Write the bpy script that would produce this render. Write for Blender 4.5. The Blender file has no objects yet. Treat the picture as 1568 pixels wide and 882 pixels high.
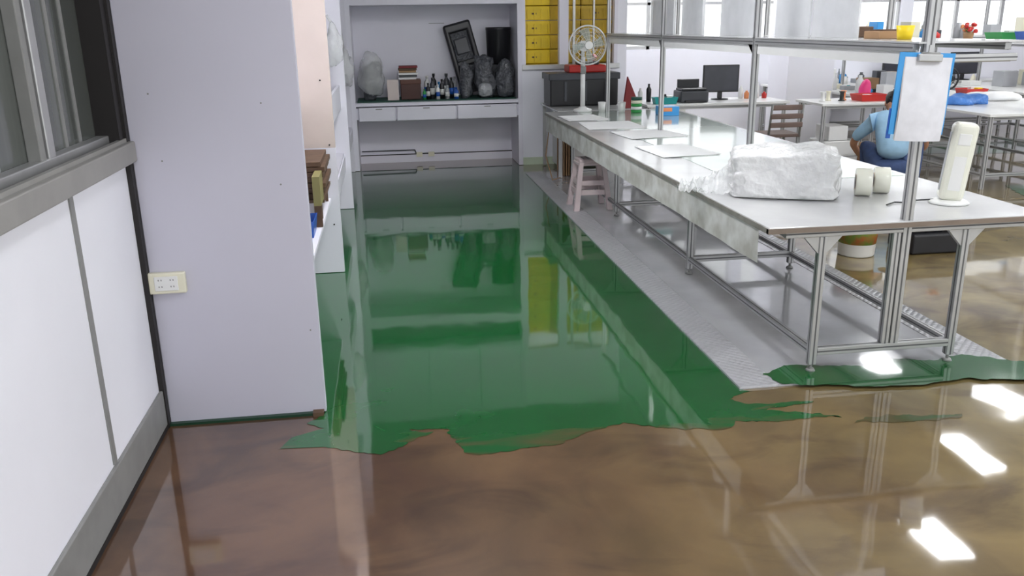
import bpy, bmesh, math, random
from mathutils import Matrix, Vector, noise
random.seed(4)
S=bpy.context.scene
try:
    S.view_settings.view_transform='Standard'
except Exception: pass

# ---------------------------------------------------------------- camera
yaw=math.radians(8.1);pitch=math.radians(17.15);roll=math.radians(-0.95)
R=Matrix.Rotation(-yaw,3,'Z')@Matrix.Rotation(math.pi/2-pitch,3,'X')@Matrix.Rotation(roll,3,'Z')
cd=bpy.data.cameras.new('camera');cam=bpy.data.objects.new('camera',cd);S.collection.objects.link(cam)
cam.matrix_world=Matrix.Translation((0,0,1.75))@R.to_4x4()
cd.sensor_width=36;cd.lens=36*1307/1568.;cd.clip_start=.05;cd.clip_end=200
S.camera=cam

# ---------------------------------------------------------------- materials
def lin(c):
    return tuple((x/12.92 if x<=.04045 else ((x+.055)/1.055)**2.4) for x in c)
def mat(name,rgb,rough=.5,metal=0,var=.0,vscale=5,bump=0,bscale=20,coat=0,trans=0,alpha=1,emit=0,spec=.5,rgb2=None,ior=1.5,stretch=None):
    m=bpy.data.materials.new(name);m.use_nodes=True;nt=m.node_tree;N=nt.nodes;L=nt.links
    b=N['Principled BSDF'];c=lin([v/255. for v in rgb])
    b.inputs['Roughness'].default_value=rough;b.inputs['Metallic'].default_value=metal
    b.inputs['Coat Weight'].default_value=coat;b.inputs['Coat Roughness'].default_value=.05
    b.inputs['Transmission Weight'].default_value=trans;b.inputs['Alpha'].default_value=alpha
    b.inputs['Specular IOR Level'].default_value=spec;b.inputs['IOR'].default_value=ior
    tc=N.new('ShaderNodeTexCoord')
    def vec():
        if stretch:
            mp=N.new('ShaderNodeMapping');mp.inputs['Scale'].default_value=stretch;L.new(tc.outputs['Object'],mp.inputs['Vector']);return mp.outputs[0]
        return tc.outputs['Object']
    c2=lin([v/255. for v in rgb2]) if rgb2 else tuple(max(0,x*(1-var)) for x in c)
    n=N.new('ShaderNodeTexNoise');n.inputs['Scale'].default_value=vscale;n.inputs['Detail'].default_value=4
    L.new(vec(),n.inputs['Vector'])
    r=N.new('ShaderNodeValToRGB');r.color_ramp.elements[0].position=.35;r.color_ramp.elements[1].position=.65
    r.color_ramp.elements[0].color=(*c2,1);r.color_ramp.elements[1].color=(*c,1)
    L.new(n.outputs['Fac'],r.inputs[0]);L.new(r.outputs[0],b.inputs['Base Color'])
    if bump:
        n2=N.new('ShaderNodeTexNoise');n2.inputs['Scale'].default_value=bscale;n2.inputs['Detail'].default_value=3
        L.new(vec(),n2.inputs['Vector'])
        bp=N.new('ShaderNodeBump');bp.inputs['Distance'].default_value=bump;bp.inputs['Strength'].default_value=1
        L.new(n2.outputs['Fac'],bp.inputs['Height']);L.new(bp.outputs[0],b.inputs['Normal'])
    if emit:
        b.inputs['Emission Color'].default_value=(*c,1);b.inputs['Emission Strength'].default_value=emit
    return m
WHITE=mat('white_panel_paint',(236,234,244),.45,var=.04,vscale=1.5)
WALLW=mat('white_wall_paint',(244,244,252),.6,var=.03,vscale=2)
LAV=mat('laminate_lavender',(206,204,218),.4,var=.05,vscale=1.2)
NICHE=mat('niche_back_paint',(238,236,246),.5,var=.05,vscale=1.2)
BEIGE=mat('laminate_beige',(222,206,198),.45,var=.05)
CEIL=mat('ceiling_paint',(146,150,150),.8)
GREY=mat('grey_trim',(142,142,140),.45,var=.15,vscale=8)
SILL=mat('aluminium_sill',(156,154,150),.4,metal=.1,var=.12,vscale=6)
ALU=mat('aluminium',(192,192,192),.34,metal=.6,var=.08,vscale=9)
GROOVE=mat('extrusion_groove',(104,104,106),.5,metal=.4)
DARK=mat('dark_gap',(30,26,26),.6)
BLACK=mat('black_plastic',(32,32,36),.35,var=.2)
DGREY=mat('dark_grey_plastic',(70,72,78),.4,var=.2)
GLASSD=mat('dark_window_glass',(98,102,98),.12,var=.35,vscale=2.0,stretch=(1,4,.15),coat=.3)
TOP=mat('tabletop_laminate',(200,200,200),.22,var=.12,vscale=3,coat=.3)
TOPG=mat('tabletop_glass_mat',(202,214,206),.12,var=.08,vscale=2,coat=.5)
EDGE=mat('worn_edge',(146,142,134),.5,var=.25,vscale=14)
APRON=mat('weathered_apron',(216,216,212),.75,rgb2=(182,180,172),vscale=7,spec=.2)
PAPER=mat('paper',(244,244,244),.8,var=.03,vscale=9)
BLUE=mat('blue_plastic',(34,88,176),.35,var=.1)
SKYB=mat('sky_blue_plastic',(60,150,215),.35)
RED=mat('red_plastic',(196,44,38),.4,var=.1)
DRED=mat('maroon_card',(120,30,34),.6)
GREENP=mat('green_plastic',(48,150,74),.4)
DGREEN=mat('dark_green_mat',(30,78,66),.6,var=.2)
YEL=mat('yellow_plastic',(246,214,30),.45,var=.12,vscale=6)
YEL2=mat('yellow_plastic_deep',(220,184,50),.5,var=.25,vscale=5)  # deeper yellow for the right-hand crate stacks
BROWN=mat('brown_card',(100,76,58),.7,var=.3,vscale=12)
KRAFT=mat('kraft_card',(170,134,98),.7,var=.15)
PINK=mat('stool_plastic',(206,190,190),.4,var=.06)
CREAM=mat('cream_plastic',(232,228,206),.35)
TAPE=mat('clear_tape_roll',(232,232,218),.25,var=.06,coat=.4)
WPL=mat('white_plastic',(234,234,232),.3,var=.04,coat=.2)
LGREY=mat('light_grey_plastic',(176,178,182),.4,var=.1)
MAG=mat('magenta_plastic',(225,60,130),.4)
SCREEN=mat('monitor_screen',(58,60,70),.2,var=.2)
SKIN=mat('skin',(190,140,112),.5,var=.08)
SHIRT=mat('light_blue_shirt',(160,198,226),.85,var=.15,vscale=7,bump=.01,bscale=9)
JEANS=mat('blue_jeans',(62,80,120),.85,var=.25,vscale=20)
HAIR=mat('black_hair',(24,20,20),.5,bump=.004,bscale=60)
LABEL=mat('green_red_label',(60,150,60),.5,rgb2=(200,50,40),vscale=9)
ORANGE=mat('orange_label',(235,150,100),.7)
TEAL=mat('teal_plastic',(40,160,160),.4)

def filmmat(name,rgb,alpha,rough=.18,bs=22,bump=.02):
    m=mat(name,rgb,rough,alpha=alpha,bump=bump,bscale=bs,coat=.3,var=.08,vscale=10);return m
FILM=filmmat('clear_plastic_film',(246,248,248),.42)
FILMW=filmmat('wrapped_white_foam',(250,250,250),.9,.2,13,.03)
FOAM=mat('white_foam_sheet',(250,250,250),.9,var=.02)
ACRYL=filmmat('acrylic_sheet',(236,238,240),.6,.4,3,.0005)
WRAP=filmmat('dark_item_in_plastic',(84,86,92),1,.22,16,.06)
WRAP2=filmmat('light_item_in_plastic',(170,172,176),1,.25,16,.06)

def math_(N,L,op,a,b=None):
    n=N.new('ShaderNodeMath');n.operation=op
    for i,v in enumerate((a,b)):
        if v is None: continue
        if isinstance(v,(int,float)): n.inputs[i].default_value=v
        else: L.new(v,n.inputs[i])
    return n.outputs[0]
def epoxy(name,cA,cB,cC=None,ior=2.0,bump=.0013,smear=None):
    m=bpy.data.materials.new(name);m.use_nodes=True;nt=m.node_tree;N=nt.nodes;L=nt.links
    b=N['Principled BSDF'];b.inputs['Roughness'].default_value=.4
    b.inputs['Coat Weight'].default_value=1;b.inputs['Coat Roughness'].default_value=.045;b.inputs['Coat IOR'].default_value=ior
    b.inputs['Specular IOR Level'].default_value=.1
    tc=N.new('ShaderNodeTexCoord');geo=tc.outputs['Object']
    def ns(scale,det,dist,stretch=(1,1,1)):
        mp=N.new('ShaderNodeMapping');mp.inputs['Scale'].default_value=stretch;L.new(geo,mp.inputs[0])
        n=N.new('ShaderNodeTexNoise');n.inputs['Scale'].default_value=scale;n.inputs['Detail'].default_value=det;n.inputs['Distortion'].default_value=dist;L.new(mp.outputs[0],n.inputs['Vector']);return n.outputs['Fac']
    def ramp(f,a,c1,p=(.36,.66)):
        r=N.new('ShaderNodeValToRGB');r.color_ramp.elements[0].position=p[0];r.color_ramp.elements[1].position=p[1]
        r.color_ramp.elements[0].color=(*lin([v/255. for v in a]),1);r.color_ramp.elements[1].color=(*lin([v/255. for v in c1]),1)
        L.new(f,r.inputs[0]);return r.outputs[0]
    def mix(f,a,c1):
        mx=N.new('ShaderNodeMix');mx.data_type='RGBA';L.new(f,mx.inputs[0])
        L.new(a,mx.inputs[6]);L.new(c1,mx.inputs[7]);return mx.outputs[2]
    sx=N.new('ShaderNodeSeparateXYZ');L.new(geo,sx.inputs[0])
    col=ramp(ns(1.8,8,.8),cA,cB)
    if cC:
        mr=N.new('ShaderNodeMapRange');mr.inputs['From Min'].default_value=.5;mr.inputs['From Max'].default_value=3.4
        L.new(math_(N,L,'ADD',sx.outputs['X'],math_(N,L,'MULTIPLY',ns(1.3,3,1),1.2)),mr.inputs['Value'])
        col=mix(mr.outputs[0],col,ramp(ns(2.4,7,1.0),cC,[v*1.24 for v in cC]))
        st=ns(2.2,8,1.0,(.8,1.3,1))
        mr2=N.new('ShaderNodeMapRange');mr2.inputs['From Min'].default_value=.50;mr2.inputs['From Max'].default_value=.68;mr2.inputs['To Max'].default_value=.6
        L.new(st,mr2.inputs['Value']);col=mix(mr2.outputs[0],col,ramp(st,[v*.66 for v in cA],[v*.76 for v in cA]))
    if smear:
        f=ns(3.2,6,.6,(.6,2.2,1))
        e=math_(N,L,'ADD',f,math_(N,L,'MULTIPLY',math_(N,L,'SUBTRACT',3.50,sx.outputs['Y']),.9))
        mr3=N.new('ShaderNodeMapRange');mr3.inputs['From Min'].default_value=.62;mr3.inputs['From Max'].default_value=.74;mr3.inputs['To Max'].default_value=.85
        L.new(e,mr3.inputs['Value']);col=mix(mr3.outputs[0],col,ramp(f,(76,64,34),(92,74,44)))
    L.new(col,b.inputs['Base Color'])
    n2=N.new('ShaderNodeTexNoise');n2.inputs['Scale'].default_value=3.0;n2.inputs['Detail'].default_value=1.2
    L.new(geo,n2.inputs['Vector'])
    bp=N.new('ShaderNodeBump');bp.inputs['Distance'].default_value=bump;bp.inputs['Strength'].default_value=1
    L.new(n2.outputs['Fac'],bp.inputs['Height']);L.new(bp.outputs[0],b.inputs['Normal']);L.new(bp.outputs[0],b.inputs['Coat Normal'])
    return m
FLB=epoxy('wet_brown_primer',(82,56,40),(112,82,58),(108,94,60))
FLG=epoxy('wet_green_epoxy',(0,80,28),(0,88,34),smear=True)
def treadmat():
    m=mat('diamond_tread_plate',(192,192,196),.3,metal=.3,var=.08)
    nt=m.node_tree;N=nt.nodes;L=nt.links;b=N['Principled BSDF']
    tc=N.new('ShaderNodeTexCoord');mp=N.new('ShaderNodeMapping');mp.inputs['Scale'].default_value=(28,28,28);mp.inputs['Rotation'].default_value=(0,0,.785)
    L.new(tc.outputs['Object'],mp.inputs[0]);ck=N.new('ShaderNodeTexVoronoi');ck.inputs['Scale'].default_value=1;ck.inputs['Randomness'].default_value=0
    L.new(mp.outputs[0],ck.inputs['Vector']);bp=N.new('ShaderNodeBump');bp.inputs['Distance'].default_value=.014;bp.invert=True
    L.new(ck.outputs['Distance'],bp.inputs['Height']);L.new(bp.outputs[0],b.inputs['Normal']);return m
TREAD=treadmat()
PLAT=mat('grey_platform_sheet',(180,180,184),.16,var=.14,vscale=3,coat=.8)

# ---------------------------------------------------------------- builder
class O:
    def __init__(s,name): s.n=name;s.bm=bmesh.new();s.mats=[];s.M=Matrix.Identity(4)
    def mi(s,m):
        if m not in s.mats: s.mats.append(m)
        return s.mats.index(m)
    def add(s,vs,fs,m,smooth=False,M=None):
        T=s.M@(M or Matrix.Identity(4));i=s.mi(m)
        v=[s.bm.verts.new(T@Vector(p)) for p in vs];out=[]
        for f in fs:
            try:
                F=s.bm.faces.new([v[k] for k in f]);F.material_index=i;F.smooth=smooth;out.append(F)
            except ValueError: pass
        return v
    def box(s,a,b,m,M=None,bev=0,taper=1):
        x0,y0,z0=a;x1,y1,z1=b;cx=(x0+x1)/2;cy=(y0+y1)/2
        q=min(bev,(x1-x0)*.45,(y1-y0)*.45,(z1-z0)*.45) if bev else 0
        if not q:
            t=taper
            vs=[(x0,y0,z0),(x1,y0,z0),(x1,y1,z0),(x0,y1,z0)]+[(cx+(x-cx)*t,cy+(y-cy)*t,z1) for x,y in((x0,y0),(x1,y0),(x1,y1),(x0,y1))]
            fs=[(0,3,2,1),(4,5,6,7),(0,1,5,4),(1,2,6,5),(2,3,7,6),(3,0,4,7)]
            s.add(vs,fs,m,False,M);return s
        tb=bmesh.new();bmesh.ops.create_cube(tb,size=1)
        for v in tb.verts:
            v.co=Vector(((x0+x1)/2+v.co.x*(x1-x0),(y0+y1)/2+v.co.y*(y1-y0),(z0+z1)/2+v.co.z*(z1-z0)))
        bmesh.ops.bevel(tb,geom=tb.edges[:],offset=q,segments=2 if q<.02 else 4,affect='EDGES',profile=.5)
        if taper!=1:
            for v in tb.verts:
                k=1+(taper-1)*(v.co.z-z0)/(z1-z0);v.co.x=cx+(v.co.x-cx)*k;v.co.y=cy+(v.co.y-cy)*k
        s.merge(tb,m,M,False);return s
    def merge(s,tb,m,M=None,smooth=True):
        tb.verts.index_update();vs=[v.co.copy() for v in tb.verts];fs=[[v.index for v in f.verts] for f in tb.faces]
        s.add(vs,fs,m,smooth,M);tb.free()
    def cyl(s,p0,p1,r0,m,r1=None,seg=16,caps=True,M=None):
        p0=Vector(p0);p1=Vector(p1);r1=r0 if r1 is None else r1;d=(p1-p0).normalized()
        u=d.orthogonal().normalized();w=d.cross(u);vs=[];fs=[]
        for p,r in((p0,r0),(p1,r1)):
            for k in range(seg):
                a=2*math.pi*k/seg;vs.append(p+u*math.cos(a)*r+w*math.sin(a)*r)
        for k in range(seg): fs.append((k,(k+1)%seg,seg+(k+1)%seg,seg+k))
        v=s.add(vs,fs,m,True,M);i=s.mi(m)
        if caps:
            for c in(v[:seg][::-1],v[seg:]):
                F=s.bm.faces.new(c);F.material_index=i
        return s
    def lathe(s,c,prof,m,seg=24,axis='Z',M=None):
        vs=[];fs=[];c=Vector(c)
        for r,z in prof:
            for k in range(seg):
                a=2*math.pi*k/seg
                p=Vector((r*math.cos(a),r*math.sin(a),z)) if axis=='Z' else (Vector((r*math.cos(a),z,r*math.sin(a))) if axis=='Y' else Vector((z,r*math.cos(a),r*math.sin(a))))
                vs.append(c+p)
        n=len(prof)
        for j in range(n-1):
            for k in range(seg): fs.append((j*seg+k,j*seg+(k+1)%seg,(j+1)*seg+(k+1)%seg,(j+1)*seg+k))
        fs.append(tuple(range(seg))[::-1]);fs.append(tuple(range((n-1)*seg,n*seg)))
        s.add(vs,fs,m,True,M);return s
    def ring(s,c,Rr,r,m,axis='Z',seg=32,M=None,sx=1,sy=1):
        c=Vector(c);vs=[];fs=[];q=8
        for k in range(seg):
            a=2*math.pi*k/seg
            for j in range(q):
                b=2*math.pi*j/q;rr=Rr+r*math.cos(b);z=r*math.sin(b)
                p=(rr*math.cos(a)*sx,rr*math.sin(a)*sy,z)
                if axis=='Y': p=(p[0],p[2],p[1])
                if axis=='X': p=(p[2],p[0],p[1])
                vs.append(c+Vector(p))
        for k in range(seg):
            for j in range(q): fs.append((k*q+j,((k+1)%seg)*q+j,((k+1)%seg)*q+(j+1)%q,k*q+(j+1)%q))
        s.add(vs,fs,m,True,M);return s
    def tube(s,pts,r,m,seg=8):
        for a,b in zip(pts,pts[1:]): s.cyl(a,b,r,m,seg=seg)
        for p in pts[1:-1]: s.ball(p,(r,r,r),m,seg=8)
        return s
    def ball(s,c,rad,m,seg=16,amp=0,freq=6,sq=1.0,M=None,cut=None):
        vs=[];fs=[];c=Vector(c);h=seg//2+1
        for j in range(h+1):
            t=math.pi*j/h
            for k in range(seg):
                a=2*math.pi*k/seg
                d=[math.sin(t)*math.cos(a),math.sin(t)*math.sin(a),math.cos(t)]
                d=[math.copysign(abs(q)**sq,q) for q in d]
                p=Vector((d[0]*rad[0],d[1]*rad[1],d[2]*rad[2]))
                if amp:
                    nn=noise.noise((p+c)*freq);p=p*(1+amp*nn)
                if cut is not None and p.z<cut: p.z=cut
                vs.append(c+p)
        for j in range(h):
            for k in range(seg): fs.append((j*seg+k,(j+1)*seg+k,(j+1)*seg+(k+1)%seg,j*seg+(k+1)%seg))
        s.add(vs,fs,m,True,M);return s
    def post(s,a,b,w,m=None):
        m=m or ALU;a=Vector(a);b=Vector(b);d=b-a;ax=max(range(3),key=lambda i:abs(d[i]));h=w/2
        lo=[min(a[i],b[i])-(h if i!=ax else 0) for i in range(3)];hi=[max(a[i],b[i])+(h if i!=ax else 0) for i in range(3)]
        s.box(lo,hi,m,bev=.003)
        for i in range(3):
            if i==ax: continue
            j=3-ax-i
            for sg in(-1,1):
                l=list(lo);g=list(hi);mid=(lo[j]+hi[j])/2;l[j]=mid-w*.1;g[j]=mid+w*.1
                e=.0006
                if sg<0: l[i]=lo[i]-e;g[i]=lo[i]+.001
                else: l[i]=hi[i]-.001;g[i]=hi[i]+e
                s.box(l,g,GROOVE)
        return s
    def done(s,coll=True):
        bmesh.ops.remove_doubles(s.bm,verts=s.bm.verts[:],dist=1e-6)
        bmesh.ops.recalc_face_normals(s.bm,faces=s.bm.faces[:])
        me=bpy.data.meshes.new(s.n);s.bm.to_mesh(me);s.bm.free()
        for m in s.mats: me.materials.append(m)
        o=bpy.data.objects.new(s.n,me);S.collection.objects.link(o);return o
def TR(x,y,z,rz=0,rx=0,ry=0):
    return Matrix.Translation((x,y,z))@Matrix.Rotation(rz,4,'Z')@Matrix.Rotation(ry,4,'Y')@Matrix.Rotation(rx,4,'X')

# ---------------------------------------------------------------- room shell
CH=3.5;XL=-1.09;XR=11.;YB=13.2;YN=-3.
o=O('floor');o.box((XL-.2,YN,-.1),(XR,YB+.2,0),FLB);o.done()
o=O('ceiling');o.box((XL-.2,YN,CH),(XR+.2,YB+.2,CH+.1),CEIL);o.done()
o=O('wall_left')
o.box((XL-.2,YN,0),(XL,3.76,1.24),WALLW);o.box((XL-.2,YN,2.6),(XL,3.76,CH),WALLW);o.box((XL-.2,3.76,0),(XL,YB,CH),WALLW)
for yy in(-.2,1.45,3.08): o.box((XL,yy-.018,.19),(XL+.006,yy+.018,1.23),GREY)
o.done()
o=O('trim_1');o.box((XL,YN,1.225),(XL+.045,3.79,1.31),SILL,bev=.006);o.box((XL,YN,1.30),(XL+.02,3.79,1.325),SILL);o.done()
o=O('baseboard_left');o.box((XL,YN,0),(XL+.016,3.79,.185),GREY,bev=.004);o.box((XL+.0155,YN,0),(XL+.02,3.79,.02),DARK);o.done()
o=O('window_1')
xg=XL-.08
o.box((xg-.01,YN,1.24),(xg,3.76,2.6),GLASSD)
for yy,w in((3.10,.03),(3.02,.022),(1.5,.03),(1.42,.022),(-.1,.03)):
    o.box((xg,yy-w,1.31),(xg+.045,yy+w,2.6),ALU if w>.025 else GREY,bev=.004)
o.box((xg,YN,1.31),(xg+.05,3.76,1.345),ALU,bev=.004)
o.box((xg,3.70,1.31),(XL+.012,3.76,2.6),DARK)
for yy in(3.35,3.5,2.75,2.55,2.3): o.box((xg-.001,yy,1.34),(xg+.004,yy+.03,2.6),GREY)
o.done()
o=O('wall_gap_strip');o.box((XL,3.76,0),(XL+.022,3.799,3.4),DARK);o.done()  # solid dark strip painted in for the black gap beside the end panel
o=O('wall_back')
o.box((3.1,YB,0),(XR,YB+.2,1.35),WALLW);o.box((3.1,YB,2.7),(XR,YB+.2,CH),WALLW)
for xx in(3.1,5.6,8.2,10.8): o.box((xx,YB,1.35),(xx+.2,YB+.2,2.7),WALLW)
o.box((XL-.2,12.3,0),(3.0,12.4,CH),WALLW)
o.done()
for i,xx in enumerate((3.3,5.8,8.4)):
    o=O('window_%d'%(i+2));x1=xx+2.3 if i<1 else xx+2.4
    for a in range(4):
        px=xx+(x1-xx)*a/3;o.box((px-.025,YB+.05,1.35),(px+.025,YB+.1,2.7),ALU)
    o.box((xx,YB+.05,1.35),(x1,YB+.1,1.4),ALU);o.box((xx,YB+.05,2.65),(x1,YB+.1,2.7),ALU);o.box((xx,YB+.05,2.0),(x1,YB+.1,2.04),ALU);o.done()
o=O('wall_right');o.box((XR,YN,0),(XR+.2,YB+.2,CH),WALLW);o.done()
o=O('wall_window_side')
o.box((1.736,11.02,.0),(3.1,11.12,1.22),WALLW);o.box((1.736,11.02,2.6),(3.1,11.12,CH),WALLW);o.box((2.98,11.02,1.22),(3.1,11.12,2.6),WALLW)
o.box((3.0,11.12,0),(3.1,YB+.2,CH),WALLW);o.done()
o=O('baseboard_back');o.box((1.74,10.98,0),(3.1,11.02,.09),mat('pale_base',(200,214,190),.5));o.done()
o=O('window_5')
for a,b in((1.74,1.79),(2.22,2.34),(2.93,2.98)): o.box((a,11.0,1.22),(b,11.1,2.6),WHITE,bev=.004)
o.box((1.74,10.97,1.2),(3.0,11.1,1.26),ALU,bev=.004);o.box((2.40,11.02,1.26),(2.43,11.06,2.6),ALU);o.box((2.66,11.02,1.26),(2.68,11.06,2.6),ALU);o.done()
o=O('stacked_yellow_crates')
for i,xx in enumerate((1.78,2.18,2.6)):
    for j in range(14):
        z=.0+j*.18;mm=YEL if i==0 else YEL2
        o.box((xx-.02,11.35,z),(xx+.385,11.75,z+.172),mm,bev=.008)
        o.box((xx-.022,11.34,z+.13),(xx+.387,11.36,z+.165),mm)
        for k in range(5): o.box((xx+.0+k*.09,11.338,z+.02),(xx+.02+k*.09,11.352,z+.13),mm)
        o.box((xx+.15,11.345,z+.07),(xx+.21,11.349,z+.09),BROWN)
o.done()

# ---------------------------------------------------------------- green epoxy sheet
def sheet(name,pts,z,m,jit=.012,noisy=lambda p:True):
    out=[];n=len(pts)
    for i in range(n):
        a=Vector((*pts[i],0));b=Vector((*pts[(i+1)%n],0));d=b-a;L_=d.length
        k=max(1,int(L_/.015)) if (noisy(a) and noisy(b)) else 1
        for j in range(k):
            p=a+d*(j/k)
            if noisy(p) and k>1:
                q=Vector((p.x*.7,p.y*1.6,0))
                nn=noise.noise(q*8)*.6+noise.noise(q*27)*.45+noise.noise(q*70)*.2
                nr=Vector((d.y,-d.x,0)).normalized();p=p+nr*nn*jit*3
            out.append((p.x,p.y))
    bm=bmesh.new();bv=[bm.verts.new((x,y,z)) for x,y in out]
    F=bm.faces.new(bv);F.normal_update()
    if F.normal.z<0: F.normal_flip()
    bmesh.ops.triangulate(bm,faces=[F])
    me=bpy.data.meshes.new(name);bm.to_mesh(me);bm.free();me.materials.append(m)
    ob=bpy.data.objects.new(name,me);S.collection.objects.link(ob);return ob
G=[(-1.08,3.86),(-.37,3.86),(-.36,3.78),(-.44,3.70),(-.36,3.63),(-.50,3.56),(-.54,3.46),(-.34,3.45),(-.22,3.38),(-.1,3.32),(-.04,3.37),(.04,3.44),(.13,3.50),(.02,3.54),(.2,3.52),(.21,3.43),(.25,3.28),(.31,3.24),(.45,3.28),(.66,3.29),(.8,3.38),(1.0,3.45),(1.1,3.39),(1.25,3.33),(1.42,3.30),(1.5,3.36),(1.72,3.34),(2.0,3.33),(1.84,3.40),(1.66,3.46),(1.95,3.50),(1.62,3.54),(1.56,3.60),(1.72,3.66),(1.66,3.705),(1.66,10.98),(-1.08,10.98)]
sheet('floor_green_coat',G,.0018,FLG,noisy=lambda p:p.y<3.84 and p.x>-.5 and p.y>3.2 or False)
FLG2=epoxy('wet_green_epoxy_thin',(0,80,28),(0,88,34))
sheet('floor_green_coat.001',[(1.84,3.83),(1.88,3.70),(2.1,3.64),(2.3,3.59),(2.55,3.57),(2.8,3.60),(3.0,3.55),(3.25,3.50),(3.26,3.74),(3.0,3.90),(2.8,3.86),(2.6,3.90),(2.45,3.84),(2.2,3.89),(2.0,3.92)],.0132,FLG2)
sheet('floor_green_coat.002',[(6.2,7.3),(7.6,7.2),(8.2,8.0),(6.6,8.3)],.0018,FLG2)
sheet('floor_green_coat.003',[(7.2,10.6),(9.0,10.2),(9.5,11.4),(7.4,11.6)],.0018,FLG2)
sheet('floor_green_coat.004',[(2.02,3.26),(2.5,3.22),(2.55,3.25),(2.1,3.31)],.0018,FLG)

o=O('floor_platform')
o.box((1.86,3.70,0),(2.98,10.3,.009),PLAT);o.box((1.66,3.70,0),(1.86,10.3,.012),TREAD);o.box((2.98,3.70,0),(3.18,10.3,.012),TREAD)
o.done()

# ---------------------------------------------------------------- left shelving
o=O('shelving_unit')
X0=XL+.025;CT=CH-.002
o.box((X0-.003,3.80,.006),(-.36,3.845,CT),LAV,bev=.003)
o.box((X0,6.25,.006),(-.37,6.30,.93),WHITE);o.box((X0,6.25,.93),(-.37,6.30,CT),BEIGE)
o.box((X0,8.60,.006),(-.37,8.65,CT),WHITE)
o.box((X0,10.90,.006),(-.42,10.945,CT),WHITE)
o.box((X0,3.845,.15),(X0+.02,10.9,CT),WHITE)
for a,b in((3.845,6.25),(6.30,8.6),(8.65,10.9)):
    for z,xe in((.54,-.43),(1.22,-.66),(1.85,-.5),(2.5,-.45)):
        if z==1.85 and a<4: continue
        o.box((X0+.02,a,z),(xe,b,z+.025),WHITE)
    o.box((X0+.02,a,2.53),(-.45,b,CT),WHITE)
o.box((-.445,6.30,.40),(-.42,8.6,.54),WHITE);o.box((-.445,8.65,.40),(-.42,10.9,.54),WHITE)
o.box((-.45,6.30,1.0),(-.425,8.6,1.22),WHITE)
for p in((-.42,.37),(-.44,1.4),(-.41,.95)): o.cyl((p[0],6.251,p[1]),(p[0],6.245,p[1]),.006,DARK,seg=8)
for x,z in((-.52,1.45),(-.40,.42),(-.97,1.5),(-.95,1.22),(-.47,1.1)): o.cyl((x,3.801,z),(x,3.798,z),.004,GREY,seg=8)
o.done()
o=O('trim_3');o.box((-1.07,3.775,0),(-.37,3.80,.012),mat('dark_green_edge',(20,60,40),.4));o.box((-.42,3.76,.0),(-.37,3.80,.02),BROWN);o.done()
o=O('wall_socket')
o.box((-1.075,3.77,.64),(-.915,3.80,.735),CREAM,bev=.006);o.box((-1.045,3.766,.655),(-.945,3.771,.72),WPL,bev=.004)
for x in(-1.02,-.97):
    for z in(.672,.702): o.box((x-.008,3.765,z-.001),(x-.004,3.767,z+.006),GREY);o.box((x+.004,3.765,z-.001),(x+.008,3.767,z+.006),GREY)
o.done()
o=O('box_file_stack')
for i in range(7):
    z=.70+i*.034;o.box((-.72,5.55+.012*(i%2),z),(-.43+.012*(i%3),6.15,z+.030),BROWN,bev=.002)
o.box((-.74,5.5,.68),(-.42,6.2,.70),BROWN)
for x in(-.72,-.46):
    for y in(5.55,6.13): o.box((x,y,.566),(x+.02,y+.02,.68),BROWN)
o.box((-.47,5.3,.70),(-.425,5.55,.88),mat('olive_card',(140,132,84),.6));o.box((-.47,5.3,.566),(-.425,5.33,.7),BROWN)
o.done()
def bin_(name,x,y,z,w,d,h,m,items=()):
    o=O(name);t=.006;a=.86
    def rect(k,zz,ins=0): 
        return [(x-w/2*k+ins,y-d/2*k+ins,zz),(x+w/2*k-ins,y-d/2*k+ins,zz),(x+w/2*k-ins,y+d/2*k-ins,zz),(x-w/2*k+ins,y+d/2*k-ins,zz)]
    vs=rect(a,z)+rect(1,z+h)+rect(1,z+h,t)+rect(a,z+t,t)
    fs=[(0,3,2,1)]+[(i,(i+1)%4,4+(i+1)%4,4+i) for i in range(4)]+[(4+i,4+(i+1)%4,8+(i+1)%4,8+i) for i in range(4)]+[(8+i,8+(i+1)%4,12+(i+1)%4,12+i) for i in range(4)]+[(12,13,14,15)]
    o.add(vs,fs,m)
    for k,mm in enumerate(items):
        fx=x+(random.random()-.5)*w*.5;fy=y+(random.random()-.5)*d*.5
        o.box((fx-w*.12,fy-d*.14,z+.01),(fx+w*.12,fy+d*.14,z+h*(.9+.4*random.random())),mm,bev=.004)
    return o.done()
bin_('parts_bin',-.53,5.13,.566,.16,.26,.10,BLUE,(BLACK,DGREY))
o=O('glue_bottle');o.lathe((-.70,5.5,1.246),[(.03,0),(.03,.09),(.012,.11),(.012,.13)],YEL);o.done()
o=O('storage_boxes')
for (y0,z,xx,mm) in((6.6,.566,-.5,WRAP2),(7.2,.566,-.48,KRAFT),(7.9,.566,-.5,WPL),(6.7,1.246,-.7,DGREY),(7.5,1.246,-.68,WPL),(8.9,.566,-.5,WPL),(9.6,.566,-.48,DGREY),(10.2,.566,-.5,WRAP2),(9.0,1.246,-.68,BLACK),(10.0,1.246,-.7,KRAFT)):
    o.box((-1.0,y0,z),(xx,y0+.4,z+.26),mm,bev=.01);o.box((-1.005,y0-.005,z+.2),(xx+.005,y0+.405,z+.265),mm,bev=.006)
o.done()
o=O('hanging_plastic_bag')
o.ball((-.44,10.5,1.28),(.10,.16,.22),FILM,amp=.5,freq=9,seg=24);o.cyl((-.44,10.5,1.48),(-.47,10.5,1.84),.012,FILM);o.done()
o=O('hanging_plastic_bag.001')
o.ball((-.43,8.25,1.60),(.08,.14,.2),FILM,amp=.5,freq=9,seg=24);o.cyl((-.43,8.25,1.78),(-.48,8.25,1.86),.012,FILM);o.done()

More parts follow.
